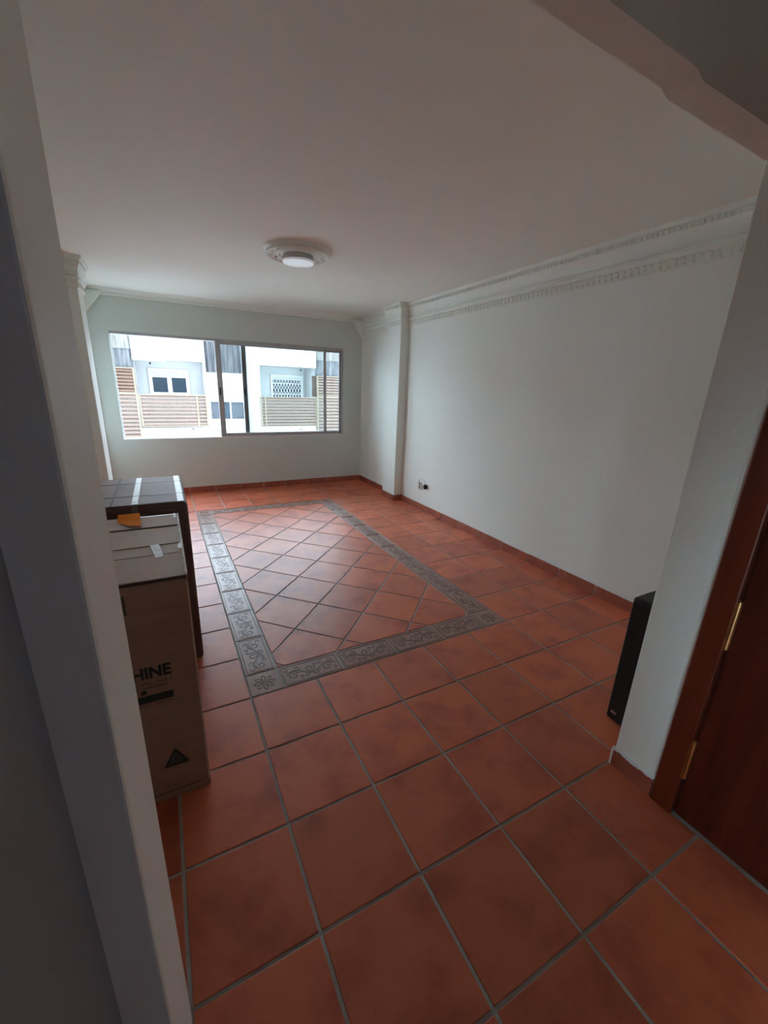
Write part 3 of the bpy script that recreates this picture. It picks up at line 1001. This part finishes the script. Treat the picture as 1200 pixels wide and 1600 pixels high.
def tri_print(cx, z0, w, hh, r, name, mat, dy):
    pts = []
    for (x, z), a0 in (((cx - w / 2, z0), 210), ((cx + w / 2, z0), 330), ((cx, z0 + hh), 90)):
        for k in range(5):
            a = math.radians(a0 - 60 + 30 * k)
            ox, oz = math.cos(math.radians(a0)) * r * 2, math.sin(math.radians(a0)) * r * 2
            pts.append((x - ox + r * math.cos(a), z - oz + r * math.sin(a)))
    n = len(pts)
    m = MB()
    v = [(x, fy - dy, z) for x, z in pts] + [(x, fy + 0.0007, z) for x, z in pts]
    m.add(v, [tuple(range(n)), tuple(range(2 * n - 1, n - 1, -1))] + [(i, n + i, n + (i + 1) % n, (i + 1) % n) for i in range(n)])
    return m.build(name, mat, box1)


tri_print(-0.333, 0.148, 0.088, 0.080, 0.005, 'printed_triangle', 'ink', 0.0002)
tri_print(-0.333, 0.158, 0.056, 0.052, 0.003, 'triangle_field', 'ink_grey', 0.0005)
m = MB()
m.box(-0.3355, -0.3305, fy - 0.0008, fy, 0.176, 0.196)
m.box(-0.3355, -0.3305, fy - 0.0008, fy, 0.166, 0.172)
m.build('exclamation_mark', 'ink', box1)

# second box, dark with rounded edges and straps
cx0, cx1, cy0, cy1, cz = -0.79, -0.178, 0.425, 1.075, 0.925
box2 = root('cardboard_box', ((cx0 + cx1) / 2, (cy0 + cy1) / 2, 0))
tag(box2, 'dark brown cardboard box with straps and white tape, standing behind the printed box', 'box')
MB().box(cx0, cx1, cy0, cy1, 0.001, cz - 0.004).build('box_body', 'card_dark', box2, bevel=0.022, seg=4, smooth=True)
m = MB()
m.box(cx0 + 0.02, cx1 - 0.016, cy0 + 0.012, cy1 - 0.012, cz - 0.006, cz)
m.build('top_panel', 'card_dark_lit', box2, bevel=0.002, seg=1)
for y in (0.605, 0.912):
    MB().box(cx0 + 0.018, cx1 - 0.012, y - 0.004, y + 0.004, cz - 0.001, cz + 0.0016).build('strap', 'strap', box2)
MB().box(-0.508, -0.500, cy0 + 0.006, cy1 - 0.012, cz - 0.001, cz + 0.002).build('strap', 'strap', box2)
MB().box(-0.421, -0.394, cy0 + 0.065, cy1 - 0.012, cz - 0.001, cz + 0.0012).build('white_tape', 'tape_white', box2)
m = MB()
m.add([(-0.421, cy0 + 0.066, cz + 0.0010), (-0.394, cy0 + 0.066, cz + 0.0010), (-0.421, cy0 + 0.012, cz + 0.0008), (-0.394, cy0 + 0.012, cz + 0.0008),
       (-0.421, cy0 - 0.0012, cz - 0.022), (-0.394, cy0 - 0.0012, cz - 0.022), (-0.421, cy0 - 0.0012, cz - 0.12), (-0.394, cy0 - 0.0012, cz - 0.12)],
      [(0, 1, 3, 2), (2, 3, 5, 4), (4, 5, 7, 6)])
m.build('clear_tape', 'film', box2)
m = MB()
m.add([(-0.222, cy0 + 0.006, cz + 0.0012), (-0.194, cy0 + 0.006, cz + 0.0012), (-0.190, cy0 + 0.006, cz - 0.004),
       (-0.222, cy1 - 0.01, cz + 0.0012), (-0.194, cy1 - 0.01, cz + 0.0012), (-0.190, cy1 - 0.01, cz - 0.004)], [(0, 1, 4, 3), (1, 2, 5, 4)])
m.build('white_tape', 'tape_white', box2)
for k, (xa, xb) in enumerate(((-0.30, -0.205), (-0.27, -0.23))):
    MB().box(xa, xb, cy0 - 0.0012, cy0 + 0.0006, cz - 0.040 - 0.004 * k, cz - 0.035 - 0.004 * k).build('tape_glint', 'film', box2)

# orange slip curling on the printed box
m = MB()
nx, ny = 8, 8
pts = []
for jy in range(ny + 1):
    for ix in range(nx + 1):
        u, w = ix / nx, jy / ny
        x = -0.466 + 0.084 * u + 0.010 * w * u - 0.0 * w
        y = 0.300 - 0.060 * w - 0.085 * w * math.sin(0.5 * math.pi * min(1.0, 1.25 * u))
        z = bz + 0.0035 + 0.016 * (1 - w) ** 2 + 0.002 * math.sin(math.pi * u) * w
        pts.append((x, y, z))
v = pts + [(x, y, z + 0.0012) for x, y, z in pts]
st = (nx + 1) * (ny + 1)
fs = []
for jy in range(ny):
    for ix in range(nx):
        a = jy * (nx + 1) + ix
        fs += [(a, a + 1, a + nx + 2, a + nx + 1), (st + a + nx + 1, st + a + nx + 2, st + a + 1, st + a)]
for ix in range(nx):
    a, b = ix, ny * (nx + 1) + ix
    fs += [(a, st + a, st + a + 1, a + 1), (b, b + 1, st + b + 1, st + b)]
for jy in range(ny):
    a, b = jy * (nx + 1), jy * (nx + 1) + nx
    fs += [(a, a + nx + 1, st + a + nx + 1, st + a), (b, st + b, st + b + nx + 1, b + nx + 1)]
m.add(v, fs)
tag(m.build('paper_slip', 'orange', smooth=True), 'bright orange paper slip curling on top of the printed cardboard box', 'paper')

# ------------------------------------------------------------------ black loudspeaker behind the wall end
spk = root('loudspeaker', (1.62, -0.935, 0))
tag(spk, 'tall black loudspeaker standing on the floor behind the wall end', 'loudspeaker')
sx0, sx1, sy0, sy1, sz = 1.522, 1.80, -1.022, -0.848, 0.652
MB().box(sx0, sx1, sy0, sy1, 0.001, sz - 0.003).build('cabinet', 'black', spk, bevel=0.012, seg=4, smooth=True)
MB().box(sx0 + 0.010, sx1 - 0.010, sy0 + 0.008, sy1 - 0.008, sz - 0.005, sz).build('top_panel', 'black_top', spk, bevel=0.002, seg=1)
gr = MB().box(sx0 - 0.006, sx0 + 0.002, sy0 + 0.008, sy1 - 0.008, 0.02, sz - 0.02).build('front_grille', 'mesh_black', spk, bevel=0.003, seg=2)
MB().box(sx0 - 0.0085, sx0 - 0.005, sy1 - 0.048, sy1 - 0.024, 0.047, 0.060).build('badge', 'badge', gr)
m = MB()
v = []
for k in range(14):
    a = 2 * math.pi * k / 14
    v.append((sx0 - 0.009, -0.93 + 0.008 * math.cos(a), 0.33 + 0.008 * math.sin(a)))
v += [(sx0 - 0.004, y, z) for _, y, z in v[:14]]
m.add(v, [tuple(range(14)), tuple(range(27, 13, -1))] + [(k, 14 + k, 14 + (k + 1) % 14, (k + 1) % 14) for k in range(14)])
m.build('knob', 'black', spk)

# ------------------------------------------------------------------ apartment house across the street
FY = 11.6
apt = root('apartment_building', (1.6, 12.2, -6.0))
tag(apt, 'white apartment building with tan louvred balconies seen through the window', 'building')
ZB, ZT = -6.0, 2.90


def part(mb, name, mat, parent=apt, **kw):
    return mb.build(name, mat, parent, **kw)


def ext_window(x0, x1, z0, z1, y, kind):
    w = MB()
    w.box(x0, x1, y - 0.05, y + 0.08, z0, z0 + 0.05)
    w.box(x0, x0 + 0.05, y - 0.05, y + 0.08, z0 + 0.05, z1)
    w.box(x1 - 0.05, x1, y - 0.05, y + 0.08, z0 + 0.05, z1)
    w.box(x0 + 0.05, x1 - 0.05, y - 0.05, y + 0.08, z1 - 0.03, z1)
    wo = part(w, 'window', 'ext_frame')
    if kind == 'shutter':
        zs = z1 - 0.25
        xm = (x0 + x1) / 2
        for k in range(4):
            part(MB().box(x0 + 0.05, x1 - 0.05, y - 0.03, y + 0.0, zs + k * 0.055 + 0.002, zs + (k + 1) * 0.055 - 0.004), 'shutter_slat', 'shutter', wo, bevel=0.006, seg=1)
        part(MB().box(xm - 0.06, xm + 0.06, y, y + 0.05, z0 + 0.05, zs), 'meeting_stile', 'ext_frame', wo)
        for a, b in ((x0 + 0.09, xm - 0.06), (xm + 0.06, x1 - 0.09)):
            part(MB().box(a, b, y + 0.02, y + 0.03, z0 + 0.05, zs), 'pane', 'ext_glass', wo)
        for a in (x0 + 0.05, x1 - 0.09):
            part(MB().box(a, a + 0.04, y, y + 0.05, z0 + 0.05, zs), 'sash_stile', 'ext_frame', wo)
    elif kind == 'grille':
        zs = z1 - 0.16
        for k in range(2):
            part(MB().box(x0 + 0.05, x1 - 0.05, y - 0.03, y, zs + k * 0.065 + 0.002, zs + (k + 1) * 0.065 - 0.004), 'shutter_slat', 'shutter', wo, bevel=0.006, seg=1)
        part(MB().box(x0 + 0.05, x1 - 0.05, y + 0.04, y + 0.05, z0 + 0.05, zs), 'pane', 'ext_glass', wo)
        nb = 10
        for k in range(nb):                # wavy security bars
            xc = x0 + 0.05 + (x1 - x0 - 0.1) * (k + 0.5) / nb
            g = MB()
            for s in (-1, 1):
                p = []
                for i in range(13):
                    t = i / 12
                    p.append((xc + s * (0.012 + 0.034 * math.sin(math.pi * 3 * t + 0.6) ** 2), y - 0.02, z0 + 0.05 + (zs - z0 - 0.05) * t))
                g.tube(p, 0.011, 6)
            part(g, 'grille_bar', 'ext_frame', wo)
        for zz in (z0 + 0.20, zs - 0.12):
            part(MB().box(x0 + 0.04, x1 - 0.04, y - 0.028, y - 0.012, zz - 0.012, zz + 0.012), 'grille_rail', 'ext_frame', wo)
    else:
        xm = x0 + (x1 - x0) * 0.42
        part(MB().box(x0 + 0.05, xm, y + 0.02, y + 0.03, z0 + 0.05, z1 - 0.03), 'pane', 'ext_glass_pale', wo)
        part(MB().box(xm, xm + 0.16, y + 0.02, y + 0.03, z0 + 0.05, z1 - 0.03), 'pane', 'ext_glass', wo)
        part(MB().box(xm + 0.20, x1 - 0.05, y + 0.02, y + 0.03, z0 + 0.05, z1 - 0.03), 'pane', 'ext_glass_pale', wo)
        part(MB().box(xm + 0.16, xm + 0.20, y + 0.0, y + 0.04, z0 + 0.05, z1 - 0.03), 'meeting_stile', 'alu', wo)
    return wo


def louvres(x0, x1, z0, z1, y, n, mat, gap, back=None, posts=()):
    fr = MB()
    fr.box(x0, x1, y - 0.03, y + 0.03, z0, z0 + 0.03)
    fr.box(x0, x1, y - 0.03, y + 0.03, z1 - 0.03, z1)
    for xx in (x0, x1 - 0.05, *posts):
        fr.box(xx, xx + 0.05, y - 0.035, y + 0.035, z0 + 0.03, z1 - 0.03)
    o = part(fr, 'louvre_screen', 'louvre_frame')
    p = (z1 - z0 - 0.06) / n
    for k in range(n):
        zc = z0 + 0.03 + p * (k + 0.5)
        hh, dp = p * (0.43 if not gap else 0.34), 0.016
        # slanted blade with a rounded nose
        sec = [(-dp, -hh), (-dp - 0.010, -hh + 0.014), (-dp - 0.008, -hh * 0.1), (dp - 0.016, hh * 0.8), (dp, hh), (dp + 0.006, hh * 0.6), (dp - 0.004, -hh * 0.4)]
        v = [(x0 + 0.05, y + a, zc + b) for a, b in sec] + [(x1 - 0.05, y + a, zc + b) for a, b in sec]
        s = len(sec)
        fs = [tuple(range(s)), tuple(range(2 * s - 1, s - 1, -1))] + [(i, s + i, s + (i + 1) % s, (i + 1) % s) for i in range(s)]
        part(MB().add(v, fs), 'slat', mat, o)
    if back:
        part(MB().box(x0 + 0.01, x1 - 0.01, y + 0.45, y + 0.5, z0, z1), 'screen_back', back, o)
    return o


def corrugated(x0, x1, z0, z1, y, mat, pitch=0.17, amp=0.028):
    n = max(8, int((x1 - x0) / pitch * 8))
    v = []
    for th in (0, 0.012):
        for z in (z0, z1):
            for i in range(n + 1):
                x = x0 + (x1 - x0) * i / n
                v.append((x, y + th + amp * math.sin(2 * math.pi * (x - x0) / pitch), z))
    s = n + 1
    fs = []
    for i in range(n):
        fs += [(i, i + 1, s + i + 1, s + i), (2 * s + i, 3 * s + i, 3 * s + i + 1, 2 * s + i + 1),
               (i, 2 * s + i, 2 * s + i + 1, i + 1), (s + i, s + i + 1, 3 * s + i + 1, 3 * s + i)]
    return part(MB().add(v, fs), 'corrugated_sheet', mat, smooth=True)


for x0, x1, kind in ((-0.78, 1.00, 'shutter'), (2.56, 4.35, 'grille')):
    # loggia: back wall with window, floor slab, parapet above, wall below, side cheeks
    wx0, wx1, wz0, wz1 = (-0.46, 0.64, 1.10, 1.83) if kind == 'shutter' else (3.16, 4.27, 0.98, 1.80)
    part(wall_hole(MB(), x0, x1, 12.8, 12.95, 0.2, 2.05, wx0, wx1, wz0, wz1), 'loggia_wall', 'ext_white')
    part(MB().box(wx0, wx1, 12.95, 12.99, wz0, wz1), 'room_darkness_sheet', 'ext_dark')  # near-black sheet standing in for the unlit room
    ext_window(wx0, wx1, wz0, wz1, 12.8, kind)
    part(MB().box(x0, x1, FY, 12.95, -0.02, 0.2), 'loggia_floor', 'ext_white')
    part(MB().box(x0, x1, FY, FY + 0.2, ZB, -0.02), 'spandrel_wall', 'ext_white')
    part(MB().box(x0, x1, FY - 0.04, FY + 0.16, 2.03, ZT), 'parapet', 'ext_stain', bevel=0.012, seg=2)
    part(MB().box(x0, x1, FY + 0.16, 12.95, 2.05, 2.2), 'loggia_ceiling', 'ext_white')
for x, s in ((1.00, 1), (2.30, 1)):
    part(MB().box(x, x + (0.06 if x < 2 else 0.26), FY + (0.3 if x < 2 else 0), 12.95, ZB, ZT), 'party_wall', 'ext_white')
part(wall_hole(MB(), 1.06, 2.30, 12.3, 12.5, ZB, ZT, 1.11, 2.21, 0.33, 0.94), 'stair_wall', 'ext_stain')
part(MB().box(1.11, 2.21, 12.46, 12.5, 0.33, 0.94), 'room_darkness_sheet', 'ext_dark')  # dark sheet painting the unlit inside of the stair window
ext_window(1.11, 2.21, 0.33, 0.94, 12.36, 'plain')
part(MB().box(1.08, 2.26, 12.22, 12.30, 0.27, 0.33), 'window_sill', 'ext_white', bevel=0.008, seg=1)
corrugated(1.06, 2.30, 1.78, ZT, 12.26, 'corr_grey')
louvres(-0.745, 1.00, 0.235, 1.125, FY - 0.02, 8, 'slat', False, posts=(0.70,))
louvres(2.53, 4.37, 0.195, 1.12, FY - 0.02, 9, 'slat', False, posts=(2.66,))
# laundry towers
for x0, x1, gapx in ((-1.36, -0.76, True), (4.36, 5.17, False)):
    louvres(x0, x1, 1.135, 1.80, FY - 0.05, 7, 'slat_warm' if gapx else 'slat', gapx, back='slat_warm' if gapx else 'slat')
    louvres(x0, x1, -0.10, 1.135, FY - 0.05, 11, 'slat', False)
    part(MB().box(x0, x1, FY, FY + 0.2, ZB, -0.10), 'spandrel_wall', 'ext_white')
    part(MB().box(x0, x1, FY + 0.55, 12.95, ZB, ZT), 'tower_wall', 'ext_white')
    corrugated(x0 - 0.02, x1, 1.80, 2.30, FY + 0.02, 'corr_grey', pitch=0.19)
    corrugated(x0 - 0.02, x1, 2.27, 2.60, FY - 0.01, 'corr_light', pitch=0.19)
    part(MB().box(x0, x1, FY + 0.03, FY + 0.2, 2.60, ZT), 'parapet', 'ext_stain')
    part(MB().box(x0, x1, FY + 0.06, FY + 0.5, 1.80, 2.60), 'tower_wall', 'ext_white')
part(MB().box(-9.0, -1.36, FY + 0.1, 12.95, ZB, ZT), 'side_wall', 'ext_white')
part(MB().box(5.17, 14.0, FY + 0.1, 12.95, ZB, ZT), 'side_wall', 'ext_white')
part(MB().box(-9.0, 14.0, 12.95, 18.0, ZB, ZT - 0.1), 'building_core', 'ext_white')
# drain holes and a broken render edge
for x, y, z in ((-0.377, 12.79, 1.97), (4.22, 12.79, 1.985), (0.553, FY - 0.005, 0.155), (3.82, FY - 0.005, 0.10)):
    m = MB()
    v = [(x + 0.032 * math.cos(2 * math.pi * k / 12), y, z + 0.032 * math.sin(2 * math.pi * k / 12)) for k in range(12)]
    v += [(a, b + 0.03, c_) for a, b, c_ in v[:12]]
    m.add(v, [tuple(range(12)), tuple(range(23, 11, -1))] + [(k, 12 + k, 12 + (k + 1) % 12, (k + 1) % 12) for k in range(12)])
    part(m, 'drain_hole', 'ext_dark')
m = MB()
edge = [(-0.78, 2.10), (-0.70, 2.13), (-0.60, 2.075), (-0.45, 2.06), (-0.30, 2.09), (-0.12, 2.05), (0.02, 2.035)]
v = [(x, FY - 0.055, z) for x, z in edge] + [(x, FY - 0.055, 2.0) for x, z in edge]
v += [(x, FY - 0.038, z) for x, z in edge] + [(x, FY - 0.038, 2.0) for x, z in edge]
n = len(edge)
fs = []
for k in range(n - 1):
    fs += [(k, k + 1, n + k + 1, n + k), (2 * n + k, 3 * n + k, 3 * n + k + 1, 2 * n + k + 1), (k, 2 * n + k, 2 * n + k + 1, k + 1)]
m.add(v, fs)
part(m, 'flaking_render', 'ext_stain')
struct(MB().box(-30, 30, YB + 0.16, 40, -6.1, -6.0), 'street_ground', 'street', 'pale concrete street far below the window', 'street')
